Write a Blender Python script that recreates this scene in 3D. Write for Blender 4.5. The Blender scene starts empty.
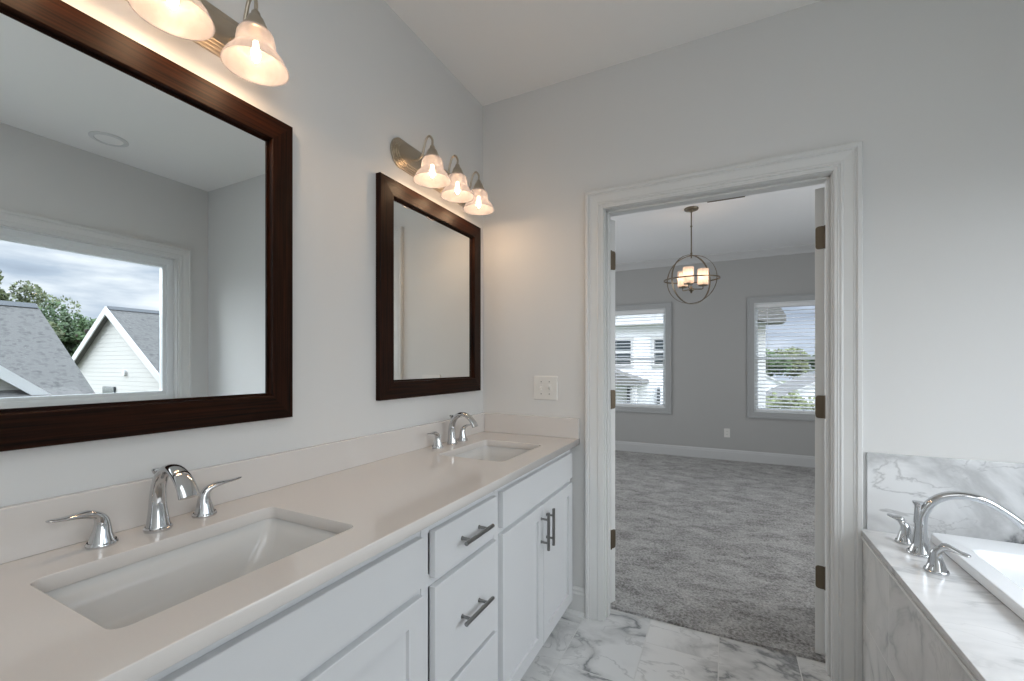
import bpy, bmesh, math, random
from mathutils import Vector, Matrix
random.seed(7)
S = bpy.context.scene
COL = S.collection
PI = math.pi

# ------------------------------------------------------------ camera
cam = bpy.data.cameras.new('camera')
cam.sensor_width = 36.0
cam.lens = 428.3 / 1024 * 36
cam.shift_y = (365.1 - 340.5) / 1024
cam.clip_start = 0.02
cam.clip_end = 500
camo = bpy.data.objects.new('camera', cam)
camo.location = (1.236, -2.11, 1.27)
camo.rotation_euler = (PI / 2, 0, 0.462)
COL.objects.link(camo)
S.camera = camo

# ------------------------------------------------------------ exposure
S.view_settings.view_transform = 'Standard'
S.view_settings.look = 'None'
S.view_settings.gamma = 1
S.view_settings.use_curve_mapping = False
S.view_settings.exposure = 0.52

# ------------------------------------------------------------ world: overcast sky
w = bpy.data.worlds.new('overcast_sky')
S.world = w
w.use_nodes = True
nt = w.node_tree
nt.nodes.clear()
N = nt.nodes.new
tc = N('ShaderNodeTexCoord')
sp = N('ShaderNodeSeparateXYZ')
nt.links.new(tc.outputs['Generated'], sp.inputs[0])
mp = N('ShaderNodeMapping')
mp.inputs['Scale'].default_value = (1.6, 1.6, 7.0)
mp.inputs['Location'].default_value = (0.3, 1.1, 0.2)
nt.links.new(tc.outputs['Generated'], mp.inputs[0])
no = N('ShaderNodeTexNoise')
no.inputs['Scale'].default_value = 1.9
no.inputs['Detail'].default_value = 7
no.inputs['Roughness'].default_value = 0.5
nt.links.new(mp.outputs[0], no.inputs[0])
cr = N('ShaderNodeValToRGB')
cr.color_ramp.elements[0].position = 0.36
cr.color_ramp.elements[0].color = (0.24, 0.29, 0.37, 1)
cr.color_ramp.elements[1].position = 0.66
cr.color_ramp.elements[1].color = (0.86, 0.89, 0.92, 1)
e = cr.color_ramp.elements.new(0.52)
e.color = (0.40, 0.47, 0.57, 1)
nt.links.new(no.outputs[0], cr.inputs[0])
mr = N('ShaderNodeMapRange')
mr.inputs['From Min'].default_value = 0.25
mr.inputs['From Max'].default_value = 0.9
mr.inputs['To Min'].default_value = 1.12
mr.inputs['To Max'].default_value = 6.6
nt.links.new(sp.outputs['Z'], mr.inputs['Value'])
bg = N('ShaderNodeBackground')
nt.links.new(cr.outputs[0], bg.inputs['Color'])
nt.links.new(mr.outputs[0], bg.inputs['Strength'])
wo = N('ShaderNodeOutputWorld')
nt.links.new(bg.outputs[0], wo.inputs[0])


def area(name, loc, rot, sx, sy, power, color=(1, 1, 1)):
    l = bpy.data.lights.new(name, 'AREA')
    l.shape = 'RECTANGLE'
    l.size = sx
    l.size_y = sy
    l.energy = power
    l.color = color
    o = bpy.data.objects.new(name, l)
    o.location = loc
    o.rotation_euler = rot
    COL.objects.link(o)
    return o


# added fill lamps, no real fixtures: behind the camera and along bedroom side walls
area('bathroom_ceiling_fill', (1.75, -2.75, 2.70), (0, 0, 0), 1.6, 1.2, 9, (0.93, 0.97, 1.0))
area('bathroom_side_fill', (2.70, -2.75, 1.6), (0, math.radians(90), 0), 1.2, 1.2, 10, (0.9, 0.96, 1.0))  # added side fill, the wall has no window here
area('bedroom_side_fill', (3.45, 1.35, 1.35), (0, math.radians(90), 0), 1.5, 2.0, 25, (0.95, 0.98, 1.0))  # this pair is added fill, the bedroom side walls have no windows
area('bedroom_side_fill', (-1.55, 2.1, 1.35), (0, math.radians(-90), 0), 1.5, 2.4, 19, (0.95, 0.98, 1.0))


# soft daylight of the bright cloud cover on the tub window side
sl = bpy.data.lights.new('cloud_daylight', 'SUN'); sl.energy = 4.0; sl.angle = math.radians(70); sl.color = (0.92, 0.97, 1.0)
so = bpy.data.objects.new('cloud_daylight', sl); COL.objects.link(so)
so.rotation_euler = Vector((-0.75, 0.38, -0.50)).to_track_quat('-Z', 'Y').to_euler()


# ------------------------------------------------------------ materials
def newmat(name):
    m = bpy.data.materials.new(name)
    m.use_nodes = True
    return m, m.node_tree, m.node_tree.nodes['Principled BSDF']


def plain(name, col, rough=0.5, metal=0.0, spec=0.5, bump=0.0, bscale=200, var=0.0):
    m, t, b = newmat(name)
    b.inputs['Roughness'].default_value = rough
    b.inputs['Metallic'].default_value = metal
    b.inputs['Specular IOR Level'].default_value = spec
    b.inputs['Base Color'].default_value = (*col, 1)
    if bump or var:
        c = t.nodes.new('ShaderNodeTexCoord')
        n = t.nodes.new('ShaderNodeTexNoise')
        n.inputs['Scale'].default_value = bscale
        n.inputs['Detail'].default_value = 3
        t.links.new(c.outputs['Object'], n.inputs['Vector'])
        if bump:
            bp = t.nodes.new('ShaderNodeBump')
            bp.inputs['Strength'].default_value = bump
            bp.inputs['Distance'].default_value = 0.002
            t.links.new(n.outputs[0], bp.inputs['Height'])
            t.links.new(bp.outputs[0], b.inputs['Normal'])
        if var:
            r = t.nodes.new('ShaderNodeValToRGB')
            r.color_ramp.elements[0].position = 0.3
            r.color_ramp.elements[1].position = 0.7
            r.color_ramp.elements[0].color = tuple(x * (1 - var) for x in col) + (1,)
            r.color_ramp.elements[1].color = tuple(min(1, x * (1 + var)) for x in col) + (1,)
            t.links.new(n.outputs[0], r.inputs[0])
            t.links.new(r.outputs[0], b.inputs['Base Color'])
    return m


M = {}
M['wall'] = plain('wall_paint', (0.68, 0.68, 0.67), 0.7, bump=0.08, bscale=350)
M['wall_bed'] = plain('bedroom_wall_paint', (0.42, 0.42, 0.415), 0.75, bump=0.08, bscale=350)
M['ceil'] = plain('ceiling_paint', (0.88, 0.87, 0.85), 0.85, bump=0.06, bscale=300)
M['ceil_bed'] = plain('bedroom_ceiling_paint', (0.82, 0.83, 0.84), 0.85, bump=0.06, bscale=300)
M['trim'] = plain('trim_paint', (0.68, 0.685, 0.675), 0.4)
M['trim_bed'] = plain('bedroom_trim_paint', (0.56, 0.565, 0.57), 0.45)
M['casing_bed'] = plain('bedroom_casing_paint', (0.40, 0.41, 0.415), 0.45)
M['cab'] = plain('cabinet_paint', (0.655, 0.665, 0.675), 0.42)
M['quartz'] = plain('quartz', (0.66, 0.628, 0.60), 0.09, bscale=900, var=0.015)
M['porcelain'] = plain('porcelain', (0.62, 0.615, 0.60), 0.10)
M['acrylic'] = plain('tub_acrylic', (0.86, 0.88, 0.90), 0.12)
M['chrome'] = plain('chrome', (0.60, 0.61, 0.62), 0.07, 1.0)
M['nickel'] = plain('satin_nickel', (0.27, 0.27, 0.265), 0.28, 1.0)
M['brass'] = plain('brushed_nickel_warm', (0.50, 0.43, 0.34), 0.3, 1.0)
M['bronze'] = plain('antique_bronze', (0.14, 0.11, 0.075), 0.42, 0.7)
M['iron'] = plain('weathered_bronze', (0.20, 0.165, 0.12), 0.4, 0.85)
M['mirror'] = plain('mirror_glass', (0.86, 0.89, 0.89), 0.0, 1.0)
M['plastic'] = plain('switch_plastic', (0.74, 0.73, 0.70), 0.35)
M['black'] = plain('dark_slot', (0.03, 0.03, 0.03), 0.6)
M['blind'] = plain('blind_slat', (0.82, 0.83, 0.84), 0.5)
M['vinyl'] = plain('window_vinyl', (0.80, 0.83, 0.84), 0.35)
M['foliage'] = plain('tree_foliage', (0.075, 0.12, 0.045), 0.7, bscale=1.3, var=0.6)
M['foliage2'] = plain('tree_foliage_olive', (0.14, 0.16, 0.07), 0.7, bscale=1.3, var=0.5)
M['bark'] = plain('tree_bark', (0.10, 0.08, 0.06), 0.9)
M['grass'] = plain('lawn', (0.10, 0.12, 0.06), 0.95, bscale=0.5, var=0.4)
M['asphalt'] = plain('road', (0.42, 0.42, 0.41), 0.9, bscale=2, var=0.1)
M['housewhite'] = plain('house_trim', (0.60, 0.59, 0.575), 0.6)
M['darkpane'] = plain('house_window', (0.05, 0.06, 0.065), 0.15)
M['shutter'] = plain('house_shutter', (0.06, 0.065, 0.07), 0.5)


def siding(name, col):
    m, t, b = newmat(name)
    c = t.nodes.new('ShaderNodeTexCoord')
    s = t.nodes.new('ShaderNodeSeparateXYZ')
    t.links.new(c.outputs['Object'], s.inputs[0])
    mu = t.nodes.new('ShaderNodeMath'); mu.operation = 'MULTIPLY'; mu.inputs[1].default_value = 1 / 0.12
    fr = t.nodes.new('ShaderNodeMath'); fr.operation = 'FRACT'
    t.links.new(s.outputs['Z'], mu.inputs[0]); t.links.new(mu.outputs[0], fr.inputs[0])
    r = t.nodes.new('ShaderNodeValToRGB')
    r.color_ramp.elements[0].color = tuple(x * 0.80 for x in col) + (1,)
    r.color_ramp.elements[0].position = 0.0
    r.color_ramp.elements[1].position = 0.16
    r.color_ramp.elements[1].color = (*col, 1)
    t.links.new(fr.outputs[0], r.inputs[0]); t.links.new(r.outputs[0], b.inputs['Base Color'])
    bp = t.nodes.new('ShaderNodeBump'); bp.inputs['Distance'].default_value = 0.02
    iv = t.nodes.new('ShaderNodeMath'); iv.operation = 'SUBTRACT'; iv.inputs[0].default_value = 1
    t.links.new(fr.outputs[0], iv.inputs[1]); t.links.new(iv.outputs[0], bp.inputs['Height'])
    t.links.new(bp.outputs[0], b.inputs['Normal'])
    b.inputs['Roughness'].default_value = 0.7
    return m


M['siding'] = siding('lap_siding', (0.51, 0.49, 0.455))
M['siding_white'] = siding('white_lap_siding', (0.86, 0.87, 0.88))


def shingles():
    m, t, b = newmat('roof_shingles')
    c = t.nodes.new('ShaderNodeTexCoord')
    mpn = t.nodes.new('ShaderNodeMapping'); mpn.inputs['Scale'].default_value = (1, 1, 1.6)
    t.links.new(c.outputs['Object'], mpn.inputs[0])
    v = t.nodes.new('ShaderNodeTexVoronoi'); v.inputs['Scale'].default_value = 17.0
    t.links.new(mpn.outputs[0], v.inputs['Vector'])
    n = t.nodes.new('ShaderNodeTexNoise'); n.inputs['Scale'].default_value = 9; n.inputs['Detail'].default_value = 6
    t.links.new(c.outputs['Object'], n.inputs['Vector'])
    s = t.nodes.new('ShaderNodeSeparateXYZ'); t.links.new(v.outputs['Color'], s.inputs[0])
    a = t.nodes.new('ShaderNodeMath'); a.operation = 'ADD'
    t.links.new(s.outputs[0], a.inputs[0]); t.links.new(n.outputs[0], a.inputs[1])
    r = t.nodes.new('ShaderNodeValToRGB')
    r.color_ramp.elements[0].position = 0.45; r.color_ramp.elements[0].color = (0.10, 0.096, 0.09, 1)
    r.color_ramp.elements[1].position = 1.35 / 1.5; r.color_ramp.elements[1].color = (0.155, 0.148, 0.138, 1)
    t.links.new(a.outputs[0], r.inputs[0]); t.links.new(r.outputs[0], b.inputs['Base Color'])
    b.inputs['Roughness'].default_value = 0.95
    return m


M['shingle'] = shingles()


def wood():
    """dark walnut-stained frame, streaks running along the long axis of each rail"""
    mats = []
    for ax in (0, 1):
        m, t, b = newmat('dark_walnut_%s' % ('rail', 'stile')[ax])
        c = t.nodes.new('ShaderNodeTexCoord')
        mpn = t.nodes.new('ShaderNodeMapping')
        mpn.inputs['Scale'].default_value = (60, 3, 120) if ax == 0 else (60, 120, 3)
        t.links.new(c.outputs['Object'], mpn.inputs[0])
        n = t.nodes.new('ShaderNodeTexNoise'); n.inputs['Scale'].default_value = 1.6; n.inputs['Detail'].default_value = 6
        t.links.new(mpn.outputs[0], n.inputs['Vector'])
        r = t.nodes.new('ShaderNodeValToRGB')
        r.color_ramp.elements[0].position = 0.3; r.color_ramp.elements[0].color = (0.0018, 0.001, 0.0008, 1)
        r.color_ramp.elements[1].position = 0.72; r.color_ramp.elements[1].color = (0.032, 0.0090, 0.0028, 1)
        t.links.new(n.outputs[0], r.inputs[0]); t.links.new(r.outputs[0], b.inputs['Base Color'])
        b.inputs['Roughness'].default_value = 0.45
        b.inputs['Specular IOR Level'].default_value = 0.11
        mats.append(m)
    return mats


M['wood_h'], M['wood_v'] = wood()


def marble(name, grid=None, base=(0.76, 0.77, 0.77), grout=(0.62, 0.62, 0.61), vein=(0.30, 0.31, 0.32), seed=0.0, rough=0.16, axes='xy', off=(0, 0), wrot=0.0, amt=0.95, vs=1.5):
    """white tile with grey veins; grid=(long, short) tile size, grout between"""
    m, t, b = newmat(name)
    L = t.links.new
    c = t.nodes.new('ShaderNodeTexCoord')
    s = t.nodes.new('ShaderNodeSeparateXYZ'); L(c.outputs['Object'], s.inputs[0])
    rnd = None
    if grid:
        cb = t.nodes.new('ShaderNodeCombineXYZ')
        for k in (0, 1):
            ad = t.nodes.new('ShaderNodeMath'); ad.operation = 'SUBTRACT'; ad.inputs[1].default_value = off[k]
            L(s.outputs[axes[k].upper()], ad.inputs[0]); L(ad.outputs[0], cb.inputs[k])
        br = t.nodes.new('ShaderNodeTexBrick')
        L(cb.outputs[0], br.inputs['Vector'])
        br.inputs['Scale'].default_value = 1
        br.inputs['Brick Width'].default_value = grid[0]
        br.inputs['Row Height'].default_value = grid[1]
        br.inputs['Mortar Size'].default_value = 0.0022
        br.inputs['Mortar Smooth'].default_value = 0.2
        br.inputs['Color1'].default_value = (0, 0, 0, 1)
        br.inputs['Color2'].default_value = (1, 1, 1, 1)
        br.inputs['Mortar'].default_value = (0.5, 0.5, 0.5, 1)
        rnd = t.nodes.new('ShaderNodeMath'); rnd.operation = 'MULTIPLY_ADD'
        rnd.inputs[1].default_value = 7.0; rnd.inputs[2].default_value = seed
        L(br.outputs['Color'], rnd.inputs[0])
    mpn = t.nodes.new('ShaderNodeMapping'); mpn.inputs['Rotation'].default_value = (0.5, 0.35, wrot)
    mpn.inputs['Scale'].default_value = (1, 2.0, 1.5)
    L(c.outputs['Object'], mpn.inputs[0])

    def ridge(scale, dist, width, power):
        n = t.nodes.new('ShaderNodeTexNoise'); n.noise_dimensions = '4D'
        n.inputs['Scale'].default_value = scale; n.inputs['Detail'].default_value = 6
        n.inputs['Roughness'].default_value = 0.55; n.inputs['Distortion'].default_value = dist
        L(mpn.outputs[0], n.inputs['Vector'])
        if rnd: L(rnd.outputs[0], n.inputs['W'])
        else: n.inputs['W'].default_value = seed
        a = t.nodes.new('ShaderNodeMath'); a.operation = 'SUBTRACT'; a.inputs[1].default_value = 0.5; L(n.outputs[0], a.inputs[0])
        bb = t.nodes.new('ShaderNodeMath'); bb.operation = 'ABSOLUTE'; L(a.outputs[0], bb.inputs[0])
        r = t.nodes.new('ShaderNodeMapRange'); r.inputs['From Min'].default_value = 0; r.inputs['From Max'].default_value = width
        r.inputs['To Min'].default_value = 1; r.inputs['To Max'].default_value = 0; L(bb.outputs[0], r.inputs['Value'])
        p = t.nodes.new('ShaderNodeMath'); p.operation = 'POWER'; p.inputs[1].default_value = power; L(r.outputs[0], p.inputs[0])
        return p
    r1 = ridge(vs, 1.0, 0.045, 1.3)
    r2 = ridge(3.0, 0.6, 0.018, 1.5)
    msk = t.nodes.new('ShaderNodeTexNoise'); msk.inputs['Scale'].default_value = 2.4; L(mpn.outputs[0], msk.inputs['Vector'])
    mk = t.nodes.new('ShaderNodeMapRange'); mk.inputs['From Min'].default_value = 0.36; mk.inputs['From Max'].default_value = 0.56
    L(msk.outputs[0], mk.inputs['Value'])
    m1 = t.nodes.new('ShaderNodeMath'); m1.operation = 'MULTIPLY'; L(r1.outputs[0], m1.inputs[0]); L(mk.outputs[0], m1.inputs[1])
    m2 = t.nodes.new('ShaderNodeMath'); m2.operation = 'MULTIPLY'; m2.inputs[1].default_value = 0.4; L(r2.outputs[0], m2.inputs[0])
    mx = t.nodes.new('ShaderNodeMath'); mx.operation = 'MAXIMUM'; L(m1.outputs[0], mx.inputs[0]); L(m2.outputs[0], mx.inputs[1])
    # soft grey clouds either side of the veins
    cl = ridge(vs, 1.0, 0.11, 1.5)
    cm = t.nodes.new('ShaderNodeMath'); cm.operation = 'MULTIPLY'; cm.inputs[1].default_value = 0.42; L(cl.outputs[0], cm.inputs[0])
    mx2 = t.nodes.new('ShaderNodeMath'); mx2.operation = 'MAXIMUM'; L(mx.outputs[0], mx2.inputs[0]); L(cm.outputs[0], mx2.inputs[1])
    mix = t.nodes.new('ShaderNodeMix'); mix.data_type = 'RGBA'
    mix.inputs['A'].default_value = (*base, 1); mix.inputs['B'].default_value = (*vein, 1)
    sc = t.nodes.new('ShaderNodeMath'); sc.operation = 'MULTIPLY'; sc.inputs[1].default_value = amt; L(mx2.outputs[0], sc.inputs[0])
    L(sc.outputs[0], mix.inputs['Factor'])
    out = mix.outputs['Result']
    if grid:
        g = t.nodes.new('ShaderNodeMix'); g.data_type = 'RGBA'; g.inputs['B'].default_value = (*grout, 1)
        L(br.outputs['Fac'], g.inputs['Factor']); L(out, g.inputs['A']); out = g.outputs['Result']
        bp = t.nodes.new('ShaderNodeBump'); bp.inputs['Distance'].default_value = 0.001; bp.invert = True
        L(br.outputs['Fac'], bp.inputs['Height']); L(bp.outputs[0], b.inputs['Normal'])
    L(out, b.inputs['Base Color'])
    b.inputs['Roughness'].default_value = rough
    return m


M['marble_floor'] = marble('marble_floor_tile', grid=(0.61, 0.305), axes='yx', off=(-0.08 - 6.1, -0.315 - 6.1 + 0.305), seed=1.0, grout=(0.70, 0.70, 0.68), base=(0.72, 0.72, 0.71), vein=(0.20, 0.205, 0.21))
M['marble_front'] = marble('marble_tub_front_tile', grid=(0.61, 0.305), axes='yz', off=(-0.542 - 6.1, -0.015 - 3.05), seed=3.0, grout=(0.82, 0.82, 0.80), base=(0.72, 0.715, 0.70), wrot=0.6, amt=0.6)
M['marble_splash'] = marble('marble_splash_tile', seed=5.3, base=(0.76, 0.77, 0.775), wrot=0.2, vs=1.9, vein=(0.10, 0.105, 0.11), amt=1.0)
M['marble_deck'] = marble('marble_deck_slab', seed=8.1, base=(0.82, 0.82, 0.82), amt=0.6)


def carpet():
    m, t, b = newmat('grey_carpet')
    L = t.links.new
    c = t.nodes.new('ShaderNodeTexCoord')
    n = t.nodes.new('ShaderNodeTexNoise'); n.inputs['Scale'].default_value = 75; n.inputs['Detail'].default_value = 4; n.inputs['Roughness'].default_value = 0.7
    L(c.outputs['Object'], n.inputs['Vector'])
    n2 = t.nodes.new('ShaderNodeTexNoise'); n2.inputs['Scale'].default_value = 5; n2.inputs['Detail'].default_value = 8; n2.inputs['Roughness'].default_value = 0.75; n2.inputs['Distortion'].default_value = 0.5
    mpn = t.nodes.new('ShaderNodeMapping'); mpn.inputs['Scale'].default_value = (0.9, 1.5, 1); mpn.inputs['Rotation'].default_value = (0, 0, 0.35)
    L(c.outputs['Object'], mpn.inputs[0]); L(mpn.outputs[0], n2.inputs['Vector'])
    r = t.nodes.new('ShaderNodeValToRGB')
    r.color_ramp.elements[0].position = 0.38; r.color_ramp.elements[0].color = (0.11, 0.105, 0.10, 1)
    r.color_ramp.elements[1].position = 0.62; r.color_ramp.elements[1].color = (0.56, 0.55, 0.54, 1)
    a = t.nodes.new('ShaderNodeMath'); a.operation = 'MULTIPLY_ADD'; a.inputs[1].default_value = 0.55
    h = t.nodes.new('ShaderNodeMath'); h.operation = 'MULTIPLY'; h.inputs[1].default_value = 0.45
    L(n2.outputs[0], h.inputs[0]); L(n.outputs[0], a.inputs[0]); L(h.outputs[0], a.inputs[2])
    L(a.outputs[0], r.inputs[0]); L(r.outputs[0], b.inputs['Base Color'])
    bp = t.nodes.new('ShaderNodeBump'); bp.inputs['Distance'].default_value = 0.012; bp.inputs['Strength'].default_value = 0.8
    L(a.outputs[0], bp.inputs['Height']); L(bp.outputs[0], b.inputs['Normal'])
    b.inputs['Roughness'].default_value = 1.0
    b.inputs['Specular IOR Level'].default_value = 0.1
    b.inputs['Sheen Weight'].default_value = 0.2
    return m


M['carpet'] = carpet()


def glass_pane():
    m = bpy.data.materials.new('window_pane_glass'); m.use_nodes = True
    t = m.node_tree; t.nodes.clear(); L = t.links.new
    tr = t.nodes.new('ShaderNodeBsdfTransparent'); tr.inputs[0].default_value = (0.97, 0.97, 0.97, 1)
    gl = t.nodes.new('ShaderNodeBsdfGlossy'); gl.inputs['Roughness'].default_value = 0.0
    fr = t.nodes.new('ShaderNodeFresnel'); fr.inputs[0].default_value = 1.1
    mx = t.nodes.new('ShaderNodeMixShader'); o = t.nodes.new('ShaderNodeOutputMaterial')
    L(fr.outputs[0], mx.inputs[0]); L(tr.outputs[0], mx.inputs[1]); L(gl.outputs[0], mx.inputs[2]); L(mx.outputs[0], o.inputs[0])
    return m


M['glass'] = glass_pane()


def frosted(name, col, emit, strength):
    """alabaster lamp glass: lit lamp shade, gives off a soft glow of its own"""
    m, t, b = newmat(name)
    L = t.links.new
    c = t.nodes.new('ShaderNodeTexCoord')
    n = t.nodes.new('ShaderNodeTexNoise'); n.inputs['Scale'].default_value = 22; n.inputs['Detail'].default_value = 4; n.inputs['Distortion'].default_value = 2.0
    L(c.outputs['Object'], n.inputs['Vector'])
    r = t.nodes.new('ShaderNodeValToRGB')
    r.color_ramp.elements[0].position = 0.35; r.color_ramp.elements[0].color = tuple(x * 0.82 for x in col) + (1,)
    r.color_ramp.elements[1].position = 0.65; r.color_ramp.elements[1].color = (*col, 1)
    L(n.outputs[0], r.inputs[0]); L(r.outputs[0], b.inputs['Base Color'])
    b.inputs['Roughness'].default_value = 0.3
    b.inputs['Emission Color'].default_value = (*emit, 1)
    b.inputs['Emission Strength'].default_value = strength
    tl = t.nodes.new('ShaderNodeBsdfTranslucent'); L(r.outputs[0], tl.inputs[0])
    tp = t.nodes.new('ShaderNodeBsdfTransparent')
    mx = t.nodes.new('ShaderNodeMixShader'); mx.inputs[0].default_value = 0.35
    mx2 = t.nodes.new('ShaderNodeMixShader'); mx2.inputs[0].default_value = 0.38
    o = t.nodes['Material Output']
    L(b.outputs[0], mx.inputs[1]); L(tl.outputs[0], mx.inputs[2]); L(mx.outputs[0], mx2.inputs[1]); L(tp.outputs[0], mx2.inputs[2])
    L(mx2.outputs[0], o.inputs[0])
    return m


M['shade'] = frosted('alabaster_glass', (0.25, 0.235, 0.24), (1.0, 0.80, 0.70), 0.26)
M['shade2'] = frosted('frosted_cylinder_glass', (0.7, 0.62, 0.56), (1.0, 0.68, 0.50), 0.18)


def emitter(name, col, st):
    m = bpy.data.materials.new(name); m.use_nodes = True
    t = m.node_tree; t.nodes.clear()
    e = t.nodes.new('ShaderNodeEmission'); e.inputs[0].default_value = (*col, 1); e.inputs[1].default_value = st
    o = t.nodes.new('ShaderNodeOutputMaterial'); t.links.new(e.outputs[0], o.inputs[0])
    return m


M['bulb'] = emitter('lit_bulb', (1.0, 0.68, 0.40), 68.0)

# ------------------------------------------------------------ mesh helpers
OFF = {}


def obj(name, bm, mat, parent=None, smooth=False, kind=None, label=None, angle=40):
    off = OFF.get(parent.name, Vector((0, 0, 0))) if parent else Vector((0, 0, 0))
    bmesh.ops.translate(bm, verts=bm.verts[:], vec=-off)
    bmesh.ops.recalc_face_normals(bm, faces=bm.faces[:])
    me = bpy.data.meshes.new(name)
    bm.to_mesh(me); bm.free()
    if smooth:
        for p in me.polygons: p.use_smooth = True
        me.set_sharp_from_angle(angle=math.radians(angle))
    for m_ in (mat if isinstance(mat, (list, tuple)) else [mat]): me.materials.append(m_)
    o = bpy.data.objects.new(name, me)
    COL.objects.link(o)
    if parent:
        o.parent = parent
        OFF[o.name] = off
    if kind: o['kind'] = kind
    if label: o['label'] = label
    return o


def thing(name, label, cat, loc, group=None, kind=None):
    o = bpy.data.objects.new(name, None)
    o.empty_display_size = 0.05
    COL.objects.link(o)
    o.location = loc
    if label: o['label'] = label
    if cat: o['category'] = cat
    if group: o['group'] = group
    if kind: o['kind'] = kind
    OFF[o.name] = Vector(loc)
    return o


def tag(o, label, cat, group=None):
    o['label'] = label; o['category'] = cat
    if group: o['group'] = group
    return o


def dup(root, loc, label, group=None):
    r = root.copy(); COL.objects.link(r); r.location = loc; r['label'] = label
    if group: r['group'] = group

    def rec(src, dst):
        for ch in list(src.children):
            c = ch.copy(); COL.objects.link(c); c.parent = dst
            rec(ch, c)
    rec(root, r)
    return r


def box(bm, x0, x1, y0, y1, z0, z1, bev=0.0, seg=2, mi=0):
    r = bmesh.ops.create_cube(bm, size=1.0)
    vs = r['verts']
    for v in vs:
        v.co = Vector(((x0 + x1) / 2 + v.co.x * (x1 - x0), (y0 + y1) / 2 + v.co.y * (y1 - y0), (z0 + z1) / 2 + v.co.z * (z1 - z0)))
    fs = set(f for v in vs for f in v.link_faces)
    for f in fs: f.material_index = mi
    if bev > 0:
        es = list(set(e for v in vs for e in v.link_edges))
        bmesh.ops.bevel(bm, geom=es, offset=bev, segments=seg, affect='EDGES', profile=0.5)
    return bm


def B(*a, **k):
    bm = bmesh.new(); box(bm, *a, **k); return bm


def loft(bm, rings, close=True, cap0=True, cap1=True):
    vr = [[bm.verts.new(p) for p in r] for r in rings]
    n = len(vr[0])
    for i in range(len(vr) - 1):
        for j in range(n if close else n - 1):
            k = (j + 1) % n
            bm.faces.new((vr[i][j], vr[i][k], vr[i + 1][k], vr[i + 1][j]))
    if cap0: bm.faces.new(vr[0])
    if cap1: bm.faces.new(vr[-1])
    return vr


def lathe(bm, prof, c, seg=32, cap0=False, cap1=False):
    rings = [[Vector((c[0] + r * math.cos(2 * PI * k / seg), c[1] + r * math.sin(2 * PI * k / seg), c[2] + z)) for k in range(seg)] for r, z in prof]
    loft(bm, rings, True, cap0, cap1)


def catmull(pts, n=6):
    out = []
    P = [pts[0]] + list(pts) + [pts[-1]]
    for i in range(1, len(P) - 2):
        for k in range(n):
            t = k / n
            a, b, c, d = P[i - 1], P[i], P[i + 1], P[i + 2]
            out.append(tuple(0.5 * (2 * b[j] + (c[j] - a[j]) * t + (2 * a[j] - 5 * b[j] + 4 * c[j] - d[j]) * t * t + (3 * b[j] - a[j] - 3 * c[j] + d[j]) * t ** 3) for j in range(len(b))))
    out.append(tuple(pts[-1]))
    return out


def sweep(bm, pts, side, n=6, seg=20, cap=True):
    """pts: (x,y,z, half width along side, half thickness); side = constant side vector"""
    P = catmull(pts, n)
    side = Vector(side).normalized()
    rings = []
    for i, p in enumerate(P):
        a = Vector(P[max(i - 1, 0)][:3]); b = Vector(P[min(i + 1, len(P) - 1)][:3])
        tan = (b - a).normalized()
        up = tan.cross(side).normalized()
        rings.append([Vector(p[:3]) + side * p[3] * math.cos(2 * PI * k / seg) + up * p[4] * math.sin(2 * PI * k / seg) for k in range(seg)])
    loft(bm, rings, True, cap, cap)


def tube(bm, pts, r, seg=12, closed=False):
    pts = [Vector(p) for p in pts]
    rings = []
    n = len(pts)
    prev = None
    for i, p in enumerate(pts):
        a = pts[(i - 1) % n] if closed or i > 0 else p
        b = pts[(i + 1) % n] if closed or i < n - 1 else p
        tan = (b - a).normalized()
        if prev is None:
            prev = tan.orthogonal().normalized()
        prev = (prev - tan * prev.dot(tan)).normalized()
        s = tan.cross(prev)
        rings.append([p + prev * r * math.cos(2 * PI * k / seg) + s * r * math.sin(2 * PI * k / seg) for k in range(seg)])
    if closed: rings.append(rings[0])
    loft(bm, rings, True, not closed, not closed)
    if closed: bmesh.ops.remove_doubles(bm, verts=bm.verts[:], dist=1e-5)


def rrect(x0, x1, y0, y1, r, n=6):
    out = []
    for cx_, cy_, a0 in ((x1 - r, y1 - r, 0), (x0 + r, y1 - r, 90), (x0 + r, y0 + r, 180), (x1 - r, y0 + r, 270)):
        for k in range(n + 1):
            a = math.radians(a0 + 90 * k / n)
            out.append((cx_ + r * math.cos(a), cy_ + r * math.sin(a)))
    return out


def slab_with_holes(outer, holes, z0, z1, bevel=0.002):
    cu = bpy.data.curves.new('slab', 'CURVE'); cu.dimensions = '2D'; cu.fill_mode = 'BOTH'
    cu.extrude = (z1 - z0) / 2 - bevel; cu.bevel_depth = bevel; cu.bevel_resolution = 1; cu.offset = -bevel
    for loop in [outer] + holes:
        s = cu.splines.new('POLY'); s.points.add(len(loop) - 1)
        for p, q in zip(s.points, loop): p.co = (q[0], q[1], 0, 1)
        s.use_cyclic_u = True
    o = bpy.data.objects.new('slab', cu); COL.objects.link(o)
    bpy.context.view_layer.update()
    me = bpy.data.meshes.new_from_object(o.evaluated_get(bpy.context.evaluated_depsgraph_get()))
    bpy.data.objects.remove(o); bpy.data.curves.remove(cu)
    bm = bmesh.new(); bm.from_mesh(me); bpy.data.meshes.remove(me)
    bmesh.ops.remove_doubles(bm, verts=bm.verts[:], dist=1e-5)
    bmesh.ops.translate(bm, verts=bm.verts[:], vec=(0, 0, (z0 + z1) / 2))
    return bm


def struct(name, bm, mat, parent=None, smooth=False):
    return obj(name, bm, mat, parent, smooth, kind=None if parent else 'structure')


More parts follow.
